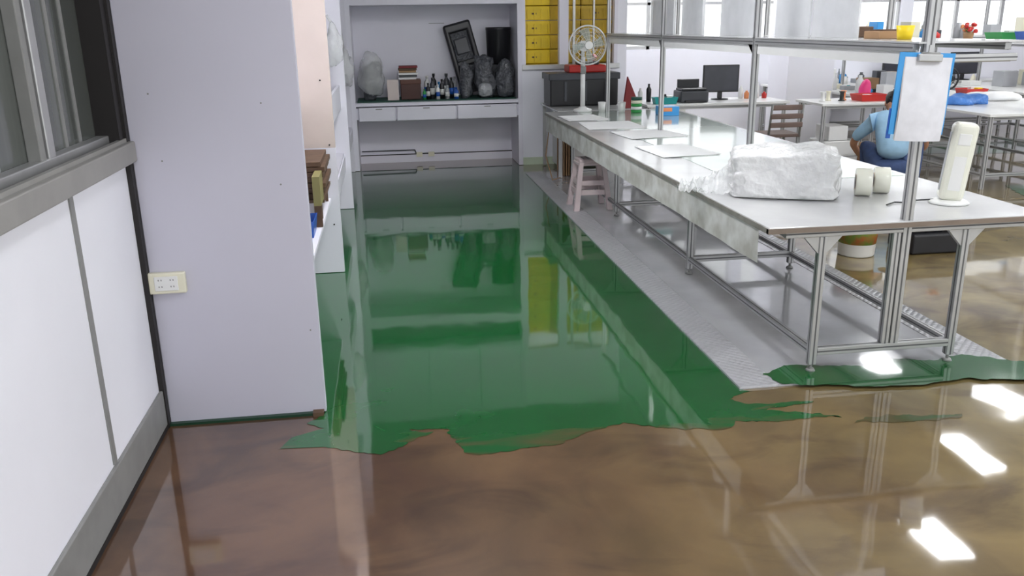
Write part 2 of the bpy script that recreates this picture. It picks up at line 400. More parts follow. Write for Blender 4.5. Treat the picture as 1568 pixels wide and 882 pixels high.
# ---------------------------------------------------------------- niche unit with desk
o=O('built_in_desk_niche')
yf=10.95;yb=11.62
o.box((-.42,yf,.006),(-.36,yb,CT),WHITE);o.box((1.68,yf,.006),(1.735,yb,CT),WHITE)
o.box((-.36,yb,.0),(1.68,yb+.03,CT),NICHE)
o.box((-.36,yf+.02,.80),(1.68,yb,.85),WHITE,bev=.004)
for a,b in((-.33,.12),(.14,.88),(.90,1.66)):
    o.box((a,yf-.02,.62),(b,yf+.03,.79),WHITE,bev=.01)
o.box((-.36,yf+.02,.64),(1.68,yb,.78),WHITE)
for x in(-.08,.51,1.28): o.box((x-.04,yf-.03,.765),(x+.04,yf-.019,.775),GREY)
o.box((-.34,yf+.0,.85),(1.66,yb-.01,.862),DGREEN)
o.box((-.36,yf,2.0),(1.68,yb,2.14),WHITE);o.box((-.36,yf+.3,2.14),(1.68,yb,2.45),DGREY)  # dark grey back paints in the shade of the open recess
o.box((-.36,yf+.02,2.45),(1.68,yb,CT),WHITE)
for a,b in((-.35,.38),(.40,1.08),(1.10,1.67)): o.box((a,yf-.005,2.47),(b,yf+.02,3.4),WHITE,bev=.004)
o.box((-.36,yb-.03,.0),(1.68,yb,.10),WHITE)
o.box((-.36,yb-.035,.10),(1.68,yb-.028,.112),DARK)
o.tube([(-.34,yb-.02,.16),(.36,yb-.02,.16),(.38,yb-.02,.11),(.62,yb-.02,.11),(.64,yb-.02,.06),(1.6,yb-.02,.06)],.007,DGREY)
o.box((.38,yb-.05,.07),(.46,yb-.03,.13),CREAM);o.box((.54,yb-.05,.07),(.62,yb-.03,.13),CREAM)
o.box((.62,yb-.006,1.78),(.82,yb-.001,1.787),GREY)
o.done()
zt=.863
o=O('wrapped_backpack')
o.ball((-.15,11.25,zt+.30),(.165,.15,.30),FILM,amp=.3,freq=7,seg=28,cut=-.30);o.ball((-.17,11.22,zt+.22),(.12,.10,.24),WRAP,amp=.5,freq=8,seg=24,cut=-.22);o.ball((-.08,11.3,zt+.36),(.07,.07,.12),DGREY,amp=.4,freq=9,seg=18);o.done()
o=O('book_stack')
for i,(m_,w) in enumerate(((PAPER,.2),(WPL,.22),(GREENP,.2),(PAPER,.21))):
    o.box((.045+i*.036,11.15,zt),(.075+i*.036,11.35,zt+.24-.02*(i%2)),m_ if i!=2 else PAPER)
o.box((.04,11.10,zt),(.18,11.14,zt+.25),mat('pale_pink_cover',(220,206,200),.5));o.done()
o=O('brown_storage_box');o.box((.21,11.12,zt),(.46,11.34,zt+.24),mat('dark_brown_box',(84,48,40),.5,var=.2),bev=.006);o.box((.205,11.115,zt+.19),(.465,11.345,zt+.245),mat('dark_brown_lid',(98,60,48),.5),bev=.006);o.done()
o=O('stacked_magazines')
for i in range(6): o.box((.19+.008*(i%2),11.16,zt+.246+i*.028),(.41+.01*(i%3),11.36,zt+.270+i*.028),[PAPER,DGREY,WPL,KRAFT,BROWN,DRED][i])
o.done()
for i,(x,y,h,r,m_) in enumerate(((.50,11.05,.13,.022,GREENP),(.55,11.1,.2,.025,BLACK),(.61,11.18,.26,.03,DGREY),(.67,11.06,.18,.025,WPL),(.73,11.16,.24,.03,BLACK),(.79,11.07,.17,.028,WRAP2),(.85,11.15,.26,.032,BLACK),(.90,11.03,.14,.03,BLUE),(.70,11.28,.2,.03,SKYB),(.55,11.3,.28,.04,WPL),(.80,11.32,.30,.04,DGREY),(.64,11.38,.30,.035,BLACK),(.90,11.3,.26,.035,WRAP2))):
    o=O('spray_bottle' if i%2 else 'glue_bottle');o.lathe((x,y,zt),[(r,0),(r,h*.7),(r*.4,h*.82),(r*.4,h*.9),(r*.5,h*.9),(r*.5,h)],m_,seg=16)
    o.lathe((x,y,zt+h*.2),[(r*1.02,0),(r*1.02,h*.3)],WPL if i%3 else BLUE,seg=16);o.done()
o=O('black_seat_cover')
M=TR(1.08,11.45,zt+.44,0,math.radians(-8),math.radians(-14))
o.box((-.18,-.05,-.42),(-.11,.02,.45),BLACK,M=M,bev=.03);o.box((.11,-.05,-.42),(.18,.02,.45),BLACK,M=M,bev=.03)
o.box((-.18,-.05,.38),(.18,.02,.50),BLACK,M=M,bev=.045);o.box((-.15,-.04,-.05),(.15,.01,.02),BLACK,M=M,bev=.02)
o.box((-.12,-.01,-.4),(.12,.03,.40),WRAP,M=M,bev=.02);o.box((-.09,-.03,.10),(.09,.0,.30),DGREY,M=M,bev=.03)
o.done()
o=O('round_black_bin');o.lathe((1.50,11.42,zt+.40),[(.13,0),(.15,.02),(.16,.42),(.165,.43),(.165,.46),(.15,.46)],BLACK,seg=28)
o.box((1.37,11.28,zt),(1.64,11.55,zt+.40),DGREY,bev=.01);o.done()
o=O('wrapped_bag');o.ball((1.27,11.12,zt+.25),(.13,.11,.29),WRAP,amp=.4,freq=9,seg=28,sq=.8,cut=-.25);o.ball((1.27,11.05,zt+.10),(.09,.07,.09),WRAP2,amp=.3,freq=9,sq=.6,cut=-.10);o.done()
o=O('wrapped_bag.001');o.ball((1.53,11.11,zt+.21),(.12,.10,.24),WRAP,amp=.4,freq=8,seg=28,sq=.8,cut=-.21);o.done()
o=O('wrapped_bag.002');o.ball((1.04,11.13,zt+.21),(.08,.10,.25),WRAP,amp=.4,freq=8,seg=28,sq=.8,cut=-.21);o.done()

# ---------------------------------------------------------------- main workbench
TZ=.79;TX0,TX1=1.80,3.30;TY0,TY1=3.80,9.75
o=O('assembly_workbench')
o.box((TX0,TY0,TZ-.022),(TX1,TY1,TZ),TOP,bev=.004)
o.box((TX0-.004,TY0-.004,TZ-.03),(TX1+.004,TY0+.02,TZ-.005),mat('wood_edge_strip',(134,120,108),.5,var=.2))
o.box((2.15,5.0,TZ-.001),(3.25,9.6,TZ+.003),TOPG)
w=.04
ys=[3.84,5.68,7.68,9.62];PT=2.2
for y in ys:
    for x in(2.10,2.87):
        o.post((x,y,.05),(x,y,TZ-.062),w);o.cyl((x,y,.013),(x,y,.05),.008,GREY,seg=10);o.cyl((x,y,.012),(x,y,.026),.026,GREY,r1=.018,seg=14)
    o.post((1.90,y,TZ-.042),(3.25,y,TZ-.042),w)
    o.post((2.12,y,.12),(2.85,y,.12),w)
    if y>5: o.post((2.50,y,TZ-.02),(2.50,y,PT),w)
    for x,sg in((2.10,1),(2.10,-1),(2.87,-1),(2.87,1)):
        o.add([(x+sg*.02,y-.012,TZ-.062),(x+sg*.10,y-.012,TZ-.062),(x+sg*.02,y-.012,TZ-.15),(x+sg*.02,y+.012,TZ-.062),(x+sg*.10,y+.012,TZ-.062),(x+sg*.02,y+.012,TZ-.15)],[(0,1,2),(5,4,3),(0,3,4,1),(1,4,5,2),(2,5,3,0)],ALU)
o.post((2.54,3.84,.14),(2.54,3.84,PT),.045);o.post((2.49,3.84,.14),(2.49,3.84,TZ-.06),.04)
for x in(2.10,2.87): o.post((x,3.86,.12),(x,9.6,.12),.035)
for x in(1.92,3.22): o.post((x,3.86,TZ-.042),(x,9.6,TZ-.042),.035)
vs=[];n=60
for i in range(n+1):
    y=3.92+(9.7-3.92)*i/n
    for k,z in enumerate((TZ-.03,TZ-.12,TZ-.205)):
        vs.append((TX0+.004+k*.006*noise.noise((0,y*3,k)),y,z+(.004*noise.noise((y*5,3,k)) if k==2 else 0)))
fs=[]
for i in range(n):
    for k in range(2): a=i*3+k;fs.append((a,a+1,a+4,a+3))
o.add(vs,fs,APRON,True)
o.box((TX0-.004,3.80,TZ-.03),(TX0+.012,TY1,TZ-.004),EDGE)
SZ=1.635
for x in(2.50,2.98):
    o.post((x,3.87,SZ-.02),(x,9.64,SZ-.02),.035)
o.box((2.50,3.86,SZ-.1),(2.505,9.6,SZ-.03),WPL)
for y in ys: o.post((2.50,y+.04,SZ-.075),(3.0,y+.04,SZ-.075),.035)
o.box((2.48,3.82,SZ),(3.02,9.66,SZ+.008),TOP)
o.post((2.52,3.84,SZ-.07),(3.0,3.84,SZ-.07),.035)
for y in ys:
    o.add([(2.50,y+.06,SZ-.1),(2.50,y+.14,SZ-.04),(2.50,y+.06,SZ-.04),(2.53,y+.06,SZ-.1),(2.53,y+.14,SZ-.04),(2.53,y+.06,SZ-.04)],[(0,1,2),(5,4,3),(0,3,4,1),(1,4,5,2),(2,5,3,0)],ALU)
o.post((2.50,3.87,PT-.02),(2.50,9.6,PT-.02),.035)
for y in(4.9,6.6,7.2,8.7): o.post((2.98,y,SZ),(2.98,y,PT),.03)
o.done()

o=O('acrylic_sheets')
for y0,y1,h,x in((4.80,5.35,.42,2.72),(5.45,5.95,.34,2.75),(6.15,6.8,.34,2.68),(7.0,7.5,.42,2.6),(7.9,8.6,.36,2.66)):
    o.box((x,y0,SZ+.009),(x+.012,y1,SZ+h),ACRYL)
    o.box((x+.05,y0+.1,SZ+.009),(x+.062,y1+.1,SZ+h-.04),ACRYL)
o.done()
o=O('cardboard_tray');o.box((2.66,4.46,SZ+.009),(2.84,4.62,SZ+.05),KRAFT,bev=.003);o.box((2.68,4.47,SZ+.05),(2.8,4.60,SZ+.058),BROWN);o.done()
o=O('yellow_cup');o.lathe((2.68,4.26,SZ+.009),[(.035,0),(.045,.07),(.043,.07),(.033,.006)],YEL);o.done()
o=O('cardboard_box');o.box((2.84,5.0,SZ+.009),(2.94,5.12,SZ+.07),BROWN,bev=.004);o.box((2.84,5.055,SZ+.0695),(2.94,5.065,SZ+.0715),KRAFT);o.done()

o=O('hanging_clip_papers')
M=TR(2.50,3.775,1.39,0,0,math.radians(2.5))
def sheetp(o,x0,x1,z0,z1,y,m_,curl=.01):
    vs=[];fs=[];n=10
    for i in range(n+1):
        for j in range(n+1):
            u=i/n;v=j/n;vs.append((x0+(x1-x0)*u,y-curl*math.sin(u*3)*(1-v)*2-curl*.5*math.sin(v*5),z0+(z1-z0)*v))
    for i in range(n):
        for j in range(n): a=i*(n+1)+j;fs.append((a,a+1,a+n+2,a+n+1))
    o.add(vs,fs,m_,True,M)
o.box((-.145,.0,-.17),(.135,.006,.205),SKYB,M=M);sheetp(o,-.115,.12,-.20,.185,-.008,mat('printed_paper',(222,222,228),.8,var=.1,vscale=16));sheetp(o,-.118,.118,-.195,.185,-.004,WPL,.006)
o.box((-.06,-.022,.165),(.06,.01,.2),ALU,M=M,bev=.005);o.cyl((-.045,-.012,.2),(.045,-.012,.2),.008,GREY,M=M,seg=10)
o.box((-.01,-.012,.2),(.01,-.004,.24),ALU,M=M)
o.box((-.15,.004,-.19),(-.13,.012,-.05),BLUE,M=M)
o.done()

o=O('wrapped_foam_bundle')
o.M=TR(2.25,4.62,TZ+.004,math.radians(-24))
tb=bmesh.new();bmesh.ops.create_cube(tb,size=1);bmesh.ops.subdivide_edges(tb,edges=tb.edges[:],cuts=26,use_grid_fill=True)
for v in tb.verts:
    c=v.co;c.x*=.60;c.y*=.42;c.z=(c.z+.5)*.275
    k=1-.20*abs(c.x/.30)**3-.18*abs(c.y/.2)**3
    if c.z>.10: c.z=.10+(c.z-.10)*k
    zz=c.z/.275
    c.x*=1-.10*abs(c.y/.2)**3-.06*zz**3;c.y*=1-.10*abs(c.x/.3)**3-.06*zz**3
    rg=(1-abs(noise.noise(Vector((c.x*9,c.y*9,c.z*14)))*2))**2
    nn=noise.noise(c*7)*.012+rg*.010+noise.noise(c*34)*.004
    if c.z>.01:
        c.z+=nn*1.2;c.x+=nn*1.3*(1 if c.x>0 else -1);c.y+=nn*1.3*(1 if c.y>0 else -1)
    c.z=max(c.z,.003)
o.merge(tb,FILMW)
for i in range(5): o.box((-.255,-.17,.008+i*.042),(.255,.17,.044+i*.042),FOAM,bev=.008)
tb=bmesh.new();bmesh.ops.create_grid(tb,x_segments=30,y_segments=20,size=.5)
for v in tb.verts:
    u=v.co.x+.5;q=v.co.y
    x=-.27-u*.32;y=q*.34*(1-.25*u);z=.004+abs(.17*(1-u)**1.5*(1-(2*q)**2)+.06*noise.noise(Vector((u*9,q*9,1)))*(.6+u)+.02*noise.noise(Vector((u*26,q*26,1))))
    v.co=Vector((x,y,z))
o.merge(tb,FILM)
o.done()
def taperoll(name,x,y,z,r,w,rz):
    o=O(name);o.M=TR(x,y,z+r,rz)
    o.lathe((0,-w/2,0),[(r*.55,0),(r*.97,0),(r,.004),(r,w-.004),(r*.97,w),(r*.55,w)],TAPE,seg=36,axis='Y')
    o.lathe((0,-w/2-.001,0),[(r*.5,0),(r*.56,0),(r*.56,w+.002),(r*.5,w+.002)],KRAFT,seg=30,axis='Y')
    o.lathe((0,-w/2-.0015,0),[(r*.49,0),(r*.49,w+.003)],DGREY,seg=24,axis='Y');return o.done()
taperoll('tape_roll',2.65,4.45,TZ+.001,.078,.085,math.radians(65))
taperoll('tape_roll.001',2.79,4.50,TZ+.001,.074,.085,math.radians(65))
o=O('white_dispenser')
o.M=TR(2.985,4.16,TZ+.001)
o.lathe((0,0,0),[(.10,0),(.105,.006),(.09,.016),(.065,.022)],WPL,seg=32)
o.M=TR(2.985,4.16,TZ+.018,math.radians(-25),0,math.radians(5))
o.box((-.062,-.055,0),(.062,.055,.415),TAPE,bev=.03)
o.box((-.064,-.02,.05),(-.060,.02,.36),LGREY);o.box((-.03,-.058,.30),(.03,-.052,.36),WPL,bev=.003);o.box((-.03,-.0565,.06),(.03,-.0545,.24),WPL)
o.M=TR(2.985,4.16,TZ+.018)
o.tube([(-.07,.03,.0),(-.14,.08,-.012),(-.2,.02,-.012),(-.28,.06,-.012),(-.36,.0,-.012)],.004,BLACK)
o.done()
o=O('paper_sheets')
for (x,y,w_,d,r) in((2.20,6.40,.42,.62,4),(2.16,8.2,.52,.62,-3),(2.3,7.45,.5,.55,6),(2.05,8.95,.4,.5,3)):
    for k in range(3): o.box((-w_/2,-d/2,0),(w_/2,d/2,.002),PAPER,M=TR(x+.01*k,y,TZ+.0035+.0022*k,math.radians(r+k*2)))
o.done()

o=O('plastic_step_stool')
cx,cy,h=1.94,8.12,.50
o.box((cx-.125,cy-.125,h-.035),(cx+.125,cy+.125,h),PINK,bev=.012)
o.box((cx-.135,cy-.135,h-.06),(cx+.135,cy+.135,h-.03),PINK,bev=.008)
for sx in(-1,1):
    for sy in(-1,1):
        a=Vector((cx+sx*.112,cy+sy*.112,h-.05));b=Vector((cx+sx*.165,cy+sy*.165,.014));u=.03
        vs=[(p[0]+dx*k,p[1]+dy*k,p[2]) for p,k in((a,.022),(b,.026)) for dx,dy in((-1,-1),(1,-1),(1,1),(-1,1))]
        o.add(vs,[(0,3,2,1),(4,5,6,7),(0,1,5,4),(1,2,6,5),(2,3,7,6),(3,0,4,7)],PINK)
for z,e in((.25,.135),(.16,.148)):
    for sg in(-1,1):
        o.box((cx-e,cy+sg*e-.008,z),(cx+e,cy+sg*e+.008,z+.05),PINK,bev=.004);o.box((cx+sg*e-.008,cy-e,z),(cx+sg*e+.008,cy+e,z+.05),PINK,bev=.004)
for k in range(4): o.box((cx-.08+k*.045,cy-.08,h),(cx-.065+k*.045,cy+.08,h+.001),GREY)
o.done()

o=O('paint_bucket')
bx,by=3.56,5.98
o.lathe((bx,by,.002),[(.13,0),(.135,.01),(.15,.32),(.16,.325),(.16,.35),(.15,.36),(.05,.365)],WPL,seg=32)
o.lathe((bx,by,.10),[(.1395,0),(.1495,.20)],LABEL,seg=32)
o.ring((bx,by,.31),.157,.004,GREY,seg=30);o.done()

o=O('side_cabinet')
o.box((1.96,9.80,.77),(2.96,10.9,.79),TOP,bev=.004)
for x in(2.0,2.92):
    for y in(9.84,10.86): o.box((x-.02,y-.02,.013),(x+.02,y+.02,.77),ALU)
o.box((2.1,10.4,.05),(2.9,10.85,.7),WPL,bev=.006)
o.box((1.98,9.83,.60),(2.94,9.85,.77),BROWN);o.done()
o=O('cardboard_sheets')
for k in range(4): o.box((2.06+k*.03,9.95,.014),(2.075+k*.03,10.35,.55-.03*k),KRAFT)
o.tube([(1.88,9.9,.6),(1.80,9.7,.3),(1.86,9.6,.03),(1.98,9.75,.03)],.006,KRAFT)
o.done()
o=O('desk_fan')
fx,fy=2.22,9.66
o.lathe((fx,fy,TZ+.001),[(.10,0),(.11,.01),(.10,.03),(.05,.045),(.03,.06)],WPL,seg=28)
o.cyl((fx,fy,TZ+.05),(fx,fy,TZ+.60),.028,WPL,r1=.026);o.box((fx-.03,fy-.035,TZ+.42),(fx+.03,fy-.02,TZ+.5),GREY,bev=.004)
o.cyl((fx,fy+.1,TZ+.72),(fx,fy-.03,TZ+.72),.05,WPL,r1=.06);o.cyl((fx,fy,TZ+.58),(fx,fy+.02,TZ+.70),.02,WPL)
hc=(fx+.03,fy-.08,TZ+.73)
for rr,dy in((.205,0),(.205,-.03),(.18,-.055),(.14,-.07),(.10,-.078),(.06,-.08),(.18,.03),(.12,.045)):
    o.ring((hc[0],hc[1]+dy,hc[2]),rr,.002,WPL,axis='Y',seg=40)
o.ring((hc[0],hc[1]-.015,hc[2]),.208,.009,WPL,axis='Y',seg=40)
for k in range(24):
    a=2*math.pi*k/24;c_,s_=math.cos(a),math.sin(a)
    pts=[(hc[0]+c_*r_,hc[1]+d_,hc[2]+s_*r_) for r_,d_ in((.04,-.082),(.10,-.078),(.16,-.064),(.20,-.03),(.205,0))]
    for p,q in zip(pts,pts[1:]): o.cyl(p,q,.0012,WPL,seg=5,caps=False)
o.cyl((hc[0],hc[1]-.09,hc[2]),(hc[0],hc[1]-.07,hc[2]),.045,WPL)
FB=mat('fan_blade',(176,188,182),.25,alpha=.7)
for k in range(4):
    vs=[];a0=k*math.pi/2
    for i in range(6):
        r_=.04+.14*i/5
        for d_,yy in((-.35,-.02),(.35,.02)): 
            a=a0+d_*(1.25-.4*i/5)+.3*i/5;vs.append((hc[0]+r_*math.cos(a),hc[1]-.02+yy,hc[2]+r_*math.sin(a)))
    o.add(vs,[(2*i,2*i+1,2*i+3,2*i+2) for i in range(5)],FB,True)
o.done()
o=O('black_storage_crate');o.box((1.98,10.35,.791),(2.82,10.8,1.16),BLACK,bev=.02);o.box((1.96,10.33,1.10),(2.84,10.82,1.18),DGREY,bev=.01);
for x in(2.15,2.4,2.65): o.box((x,10.335,.85),(x+.03,10.35,1.08),DGREY)
o.done()
o=O('red_tool_tray');o.box((2.22,10.4,1.181),(2.68,10.7,1.27),RED,bev=.015);o.box((2.34,10.44,1.27),(2.6,10.6,1.31),BLACK,bev=.01);o.cyl((2.5,10.5,1.30),(2.55,10.45,1.38),.03,RED);o.done()
o=O('red_folder');M=TR(2.86,9.9,TZ+.002,math.radians(25));o.add([(-.12,0,0),(.14,0,0),(-.06,0,.36),(-.12,.02,0),(.14,.02,0),(-.06,.02,.36)],[(0,1,2),(5,4,3),(0,3,4,1),(1,4,5,2),(2,5,3,0)],DRED,M=M);o.done()
o=O('paper_cup');o.lathe((2.42,9.56,TZ+.001),[(.035,0),(.045,.11),(.043,.11),(.034,.005)],WPL,seg=20);o.done()
o=O('paper_cup.001');o.lathe((2.62,9.45,TZ+.004),[(.035,0),(.045,.11),(.043,.11),(.034,.005)],WPL,seg=20);o.done()
o=O('tape_stack')
for i,m_ in enumerate((GREENP,WPL,GREENP,CREAM,DGREEN)): o.lathe((2.76,9.35,TZ+.004+i*.034),[(.03,0),(.06,0),(.06,.032),(.03,.032)],m_,seg=24)
o.done()
o=O('parts_carton');o.box((2.9,8.9,TZ+.004),(3.1,9.1,TZ+.10),SKYB,bev=.004);o.box((2.92,8.895,TZ+.05),(3.02,8.9,TZ+.09),ORANGE);o.box((2.9,8.99,TZ+.1),(3.1,9.01,TZ+.102),WPL);o.done()

# ---------------------------------------------------------------- right-hand side of the workshop
def bench(name,x0,x1,y0,y1,z,shelf=None,drawers=False,m_=WPL):
    o=O(name);o.box((x0,y0,z-.03),(x1,y1,z),m_,bev=.004)
    xs=[x0+.05,x1-.05]
    ny=max(2,int((y1-y0)/1.8)+1)
    for k in range(ny):
        y=y0+.05+(y1-y0-.1)*k/(ny-1)
        for x in xs: o.post((x,y,.0),(x,y,z-.03),.04)
        o.post((xs[0],y,z-.05),(xs[1],y,z-.05),.035);o.post((xs[0],y,.15),(xs[1],y,.15),.035)
        if shelf: o.post(((x0+x1)/2,y,z),((x0+x1)/2,y,2.4),.04)
    for x in xs: o.post((x,y0+.05,.15),(x,y1-.05,.15),.035)
    if shelf:
        xm=(x0+x1)/2
        o.box((xm-.3,y0+.02,shelf-.02),(xm+.3,y1,shelf),m_);o.post((xm-.3,y0+.02,shelf-.04),(xm-.3,y1,shelf-.04),.035);o.post((xm+.3,y0+.02,shelf-.04),(xm+.3,y1,shelf-.04),.035)
        o.post((xm-.3,y0+.04,shelf-.04),(xm+.3,y0+.04,shelf-.04),.035)
    if drawers:
        o.box((x0+.08,y0+.04,.2),(x0+.5,y1-.05,z-.06),m_,bev=.006)
        for q in range(3): o.box((x0+.1,y0+.03,.22+q*.16),(x0+.48,y0+.045,.36+q*.16),WHITE,bev=.004)
    return o.done()
bench('office_desk',3.15,4.98,10.2,10.95,.79,drawers=True,m_=WPL)
bench('office_desk.001',5.15,6.1,9.7,10.4,.79)
bench('workshop_table',6.15,7.75,8.1,12.6,.79,shelf=1.5)
bench('office_desk.002',5.9,9.9,12.7,13.15,.79)
bench('workshop_table.001',8.3,9.7,8.6,12.3,.79,shelf=1.5)
def monitor(name,x,y,z,w,h,rz=0,facing=-1):
    o=O(name);o.M=TR(x,y,z+.001,rz)
    o.box((-w/2,-.02,.09),(w/2,.02,.09+h),BLACK,bev=.008);o.box((-w/2+.018,-.0215,.11),(w/2-.018,-.0195,.075+h),SCREEN)
    o.box((-.03,.0,.01),(.03,.03,.2),BLACK,bev=.005);o.lathe((0,.01,0),[(.11,0),(.11,.008),(.04,.014)],BLACK,seg=24);return o.done()
monitor('computer_monitor',4.26,10.70,.79,.46,.34,math.radians(-8))
monitor('computer_monitor.001',9.2,12.9,.79,.5,.34)
monitor('computer_monitor.002',8.0,12.85,.79,.46,.34)
monitor('computer_monitor.003',7.1,8.5,1.5,.4,.32,math.radians(20))
o=O('inkjet_printer');o.box((3.62,10.35,.791),(3.98,10.65,.93),DGREY,bev=.015);o.box((3.64,10.37,.93),(3.96,10.62,.96),BLACK,bev=.01);o.box((3.67,10.31,.80),(3.93,10.37,.82),BLACK);o.box((3.66,10.6,.93),(3.94,10.64,1.06),BLACK,bev=.006);o.done()
o=O('desk_telephone');o.box((3.42,10.45,.791),(3.58,10.65,.85),BLACK,bev=.015);o.box((3.43,10.48,.86),(3.48,10.64,.895),BLACK,bev=.012);o.box((3.5,10.5,.85),(3.56,10.6,.856),GREY);o.done()
bin_('teal_basket',3.40,10.31,.791,.3,.14,.08,TEAL,(WPL,RED))
o=O('desk_clutter_bottles')
for i,(x,m_,h) in enumerate(((4.56,WPL,.16),(4.62,ORANGE,.1),(4.70,BLUE,.12),(4.78,WPL,.2),(4.86,RED,.08),(3.3,BLACK,.22),(3.22,WPL,.16))):
    o.lathe((x,10.75-.05*(i%3),.791),[(.03,0),(.032,h*.7),(.014,h*.85),(.014,h)],m_,seg=16)
o.done()
o=O('office_chair')
cx,cy=4.62,9.75;WD=mat('dark_wood',(120,100,92),.5,var=.2)
o.box((cx-.21,cy-.2,.43),(cx+.21,cy+.2,.47),WD,bev=.012)
for sx in(-1,1):
    for sy in(-1,1): o.cyl((cx+sx*.18,cy+sy*.17,.44),(cx+sx*.21,cy+sy*.2,.0),.014,GREY)
    o.cyl((cx+sx*.19,cy-.19,.44),(cx+sx*.19,cy-.25,.82),.014,GREY)
for z in(.58,.68,.78): o.box((cx-.2,cy-.25,z-.03),(cx+.2,cy-.225,z+.03),WD,bev=.01)
o.done()
o=O('wall_column');o.box((5.45,11.3,0),(6.12,11.9,CH),WALLW);o.done()
bin_('red_tray',5.88,9.95,.791,.36,.28,.08,RED,(WPL,))
o=O('thread_spools')
for i,(x,m_) in enumerate(((5.3,WPL),(5.42,CREAM),(5.55,BLACK),(5.62,ORANGE))): o.lathe((x,10.0+.09*(i%2),.791),[(.04,0),(.04,.01),(.025,.015),(.025,.1),(.035,.105),(.035,.115)],m_,seg=20)
o.done()
o=O('magenta_bag');o.ball((6.0,10.27,.791+.10),(.07,.07,.13),MAG,amp=.3,freq=9,seg=20,cut=-.10);o.done()
o=O('small_black_fan');c=Vector((6.95,10.0,1.02));o.ring(c,.13,.012,BLACK,axis='Y');o.ring(c,.08,.004,BLACK,axis='Y');o.ring(c,.04,.01,BLACK,axis='Y')
for k in range(10): a=k*math.pi/5;o.cyl(c,c+Vector((math.cos(a)*.13,0,math.sin(a)*.13)),.003,BLACK,seg=6)
for k in range(4): a=k*math.pi/2;o.ball(c+Vector((math.cos(a)*.06,.02,math.sin(a)*.06)),(.035,.006,.035),DGREY,seg=10)
o.cyl((6.95,10.03,.80),(6.95,10.02,.90),.015,BLACK);o.lathe((6.95,10.03,.791),[(.08,0),(.08,.012),(.03,.02)],BLACK,seg=20);o.done()
o=O('blue_plastic_bag');o.ball((6.62,9.2,.791+.04),(.26,.16,.08),mat('blue_bag_film',(80,136,214),.3,bump=.03,bscale=14),amp=.5,freq=8,seg=28,cut=-.04);o.done()
o=O('white_cloth_pile');o.ball((7.3,9.6,.791+.03),(.25,.3,.06),PAPER,amp=.5,freq=6,seg=28,cut=-.03);o.done()
bin_('green_tray',7.0,9.15,1.501,.34,.3,.08,GREENP,(WPL,));bin_('blue_tray',7.05,8.75,1.501,.3,.3,.09,BLUE,(WPL,))
bin_('red_tray.001',7.5,10.3,.791,.3,.25,.08,RED,(WPL,YEL))
o=O('artificial_flowers')
o.lathe((6.85,9.6,1.501),[(.05,0),(.06,.08),(.055,.08)],KRAFT,seg=18)
for k in range(12):
    a=k*2.4;r_=.02+.006*k;p=(6.85+math.cos(a)*r_,9.6+math.sin(a)*r_,1.60+.04*math.sin(k*1.7)+.03);o.cyl((6.85,9.6,1.57),p,.003,GREENP,seg=6);o.ball(p,(.026,.026,.022),RED if k%3 else ORANGE,amp=.5,freq=30,seg=10)
o.done()
o=O('under_shelf_boxes')
o.box((5.3,9.85,.0),(5.75,10.25,.32),WPL,bev=.01);o.box((5.78,9.85,.0),(6.0,10.2,.25),KRAFT,bev=.01);o.box((5.35,9.86,.325),(5.6,10.2,.5),PAPER,bev=.01);o.done()
cols=[WPL,PAPER,KRAFT,LGREY,LGREY,WPL,DGREY,BLACK,CREAM,TEAL,SKYB,WRAP2,LGREY,RED]
rr=random.Random(9)
for (xa,xb,ya,yb_,z,n) in((6.3,6.75,10.6,12.4,.791,16),(7.05,7.6,10.7,12.4,.791,12),(8.4,8.85,8.7,12.2,.791,14),(9.15,9.6,8.7,12.2,.791,14),(6.7,7.2,10.0,12.4,1.501,18),(8.75,9.25,8.8,12.2,1.501,20),(6.0,7.7,12.75,13.05,.791,10)):
    o=O('assorted_bench_goods')
    for k in range(n):
        x=rr.uniform(xa,xb);y=rr.uniform(ya,yb_);w_=rr.uniform(.04,.12);d=rr.uniform(.05,.12);h=rr.uniform(.04,.24);m_=rr.choice(cols)
        if rr.random()<.5: o.lathe((x,y,z),[(w_*.5,0),(w_*.5,h*.7),(w_*.25,h*.85),(w_*.25,h)],m_,seg=12)
        else: o.box((x-w_,y-d,z),(x+w_,y+d,z+h),m_,bev=.006)
    o.done()
o=O('black_tool_case');o.box((3.95,5.85,.001),(4.35,6.2,.16),BLACK,bev=.02);o.box((4.08,5.9,.16),(4.22,5.95,.19),BLACK,bev=.01);o.box((3.9,5.9,.191),(4.4,6.2,.21),BROWN);o.done()

# ---------------------------------------------------------------- crouching worker
def skinned(name,verts,edges,m_,parent,sub=2,root=0):
    me=bpy.data.meshes.new(name);me.from_pydata([v[0] for v in verts],edges,[]);ob=bpy.data.objects.new(name,me);S.collection.objects.link(ob)
    me.materials.append(m_);sk=ob.modifiers.new('skin','SKIN');sk.use_smooth_shade=True
    for i,v in enumerate(verts):
        r_=v[1];me.skin_vertices[0].data[i].radius=(r_,r_) if not isinstance(r_,tuple) else r_
        me.skin_vertices[0].data[i].use_root=(i==root)
    sb=ob.modifiers.new('sub','SUBSURF');sb.levels=sub;sb.render_levels=sub;ob.parent=parent;return ob
W=bpy.data.objects.new('crouching_worker',None);S.collection.objects.link(W);W.location=(5.02,7.95,0);W.rotation_euler=(0,0,math.radians(-26))
skinned('jeans',[((0,0,.30),.14),((.11,.0,.27),.11),((.26,.40,.52),.088),((.24,.18,.10),.055),((-.11,0,.27),.11),((-.22,.40,.50),.085),((-.2,.18,.10),.055),((0,.03,.42),.15)],[(0,1),(1,2),(2,3),(0,4),(4,5),(5,6),(0,7)],JEANS,W)
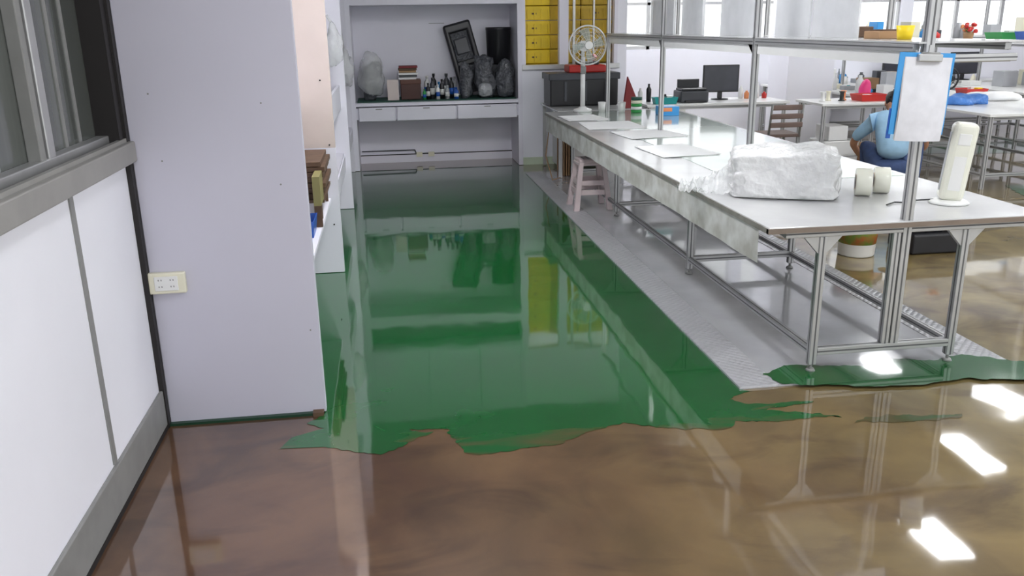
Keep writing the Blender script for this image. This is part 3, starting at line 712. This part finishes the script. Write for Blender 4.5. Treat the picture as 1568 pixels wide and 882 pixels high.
skinned('shirt',[((0,.0,.38),.16),((0,.06,.56),.175),((0,.18,.72),.18),((0,.30,.80),.10),((.18,.22,.74),.09),((.31,.34,.60),.064),((-.18,.22,.74),.09),((-.31,.34,.60),.064),((.34,.40,.54),.058),((-.34,.40,.54),.058)],[(0,1),(1,2),(2,3),(2,4),(4,5),(2,6),(6,7),(5,8),(7,9)],SHIRT,W)
def arm(sg):
    skinned('forearm',[((sg*.33,.39,.56),.044),((sg*.35,.45,.48),.042),((sg*.29,.60,.38),.033),((sg*.25,.70,.32),.028),((sg*.23,.76,.28),(.038,.02))],[(0,1),(1,2),(2,3),(3,4)],SKIN,W)
    for k in range(4):
        x=sg*(.23+(k-1.5)*.021);l=(.075,.085,.08,.062)[k]
        skinned('finger_%d'%(k+1),[((x,.75,.28),.011),((x,.78+l*.3,.26),.010),((x,.78+l*.6,.235),.009),((x,.78+l*.7,.205),.008)],[(0,1),(1,2),(2,3)],SKIN,W,1)
    skinned('thumb',[((sg*.21,.72,.285),.013),((sg*.175,.75,.26),.012),((sg*.165,.79,.24),.010)],[(0,1),(1,2)],SKIN,W,1)
arm(1);arm(-1)
skinned('neck',[((0,.29,.79),.064),((0,.35,.85),.056),((0,.39,.88),.06)],[(0,1),(1,2)],SKIN,W)
h=O('head');h.M=TR(0,.43,.91,0,math.radians(-45))
h.ball((0,0,0),(.076,.095,.112),SKIN,seg=24);h.ball((0,.045,-.055),(.052,.055,.055),SKIN,seg=16);h.ball((0,.10,-.015),(.013,.022,.02),SKIN,seg=10)
for sg in(-1,1):
    h.ball((sg*.077,-.005,-.01),(.01,.022,.032),SKIN,seg=10);h.ball((sg*.03,.083,.015),(.012,.008,.008),WPL,seg=8);h.ball((sg*.03,.09,.015),(.005,.004,.005),BLACK,seg=8);h.box((sg*.03-.017,.088,.03),(sg*.03+.017,.096,.036),HAIR)
h.box((-.02,.093,-.058),(.02,.102,-.052),mat('lips',(150,80,74),.5))
h.ball((0,-.018,.025),(.084,.096,.105),HAIR,seg=24,amp=.08,freq=30);ho=h.done();ho.parent=W
for sg in(-1,1):
    q=O('shoe');q.M=TR(sg*.22,.24,0);q.box((-.045,-.12,0),(.045,.15,.03),WPL,bev=.012);q.ball((0,.06,.04),(.044,.09,.045),DGREY,seg=16,cut=-.03);q.ball((0,-.05,.06),(.042,.07,.06),DGREY,seg=16,cut=-.04);qo=q.done();qo.parent=W

# ---------------------------------------------------------------- lights
def lamp(x,y,st,w=.6,l=1.2,z=CH,name='ceiling_light'):
    m=bpy.data.materials.new('lamp_tube_glow');m.use_nodes=True;nt=m.node_tree;nt.nodes.clear()
    e=nt.nodes.new('ShaderNodeEmission');e.inputs[0].default_value=(.97,.98,1,1);e.inputs[1].default_value=st
    u=nt.nodes.new('ShaderNodeOutputMaterial');nt.links.new(e.outputs[0],u.inputs[0])
    o=O(name);o.box((x-w/2-.02,y-l/2-.02,z-.07),(x+w/2+.02,y+l/2+.02,z-.001),WPL,bev=.005)
    o.box((x-w/2,y-l/2,z-.085),(x+w/2,y+l/2,z-.072),m);o.done()
for (x,y,s) in((.4,-.8,11),(.4,1.8,11),(.5,5.7,36)): lamp(x,y,s)  # unseen lamps added for the aisle side; the last brightens the desk niche
for (x,y) in((3.2,-.8),(3.2,2.0),(3.4,5.3),(5.8,2.5),(8.2,2.5),(8.4,5.6)): lamp(x,y,26)
lamp(5.4,7.0,22,.40,.7);lamp(6.9,8.6,22,.42,.8);lamp(8.4,9.9,30,.42,.8)
lamp(7.4,11.4,30,.35,.6);lamp(4.6,12.2,30,.5,1.2);lamp(9.8,8.0,34,.6,1.2)
lamp(2.3,11.24,20,.9,.12,name='crate_fill_light')  # added fill light, only there to brighten the yellow crates
w=bpy.data.worlds.new('world');S.world=w;w.use_nodes=True
bg=w.node_tree.nodes['Background'];bg.inputs[0].default_value=(.95,.98,1,1);bg.inputs[1].default_value=1.5
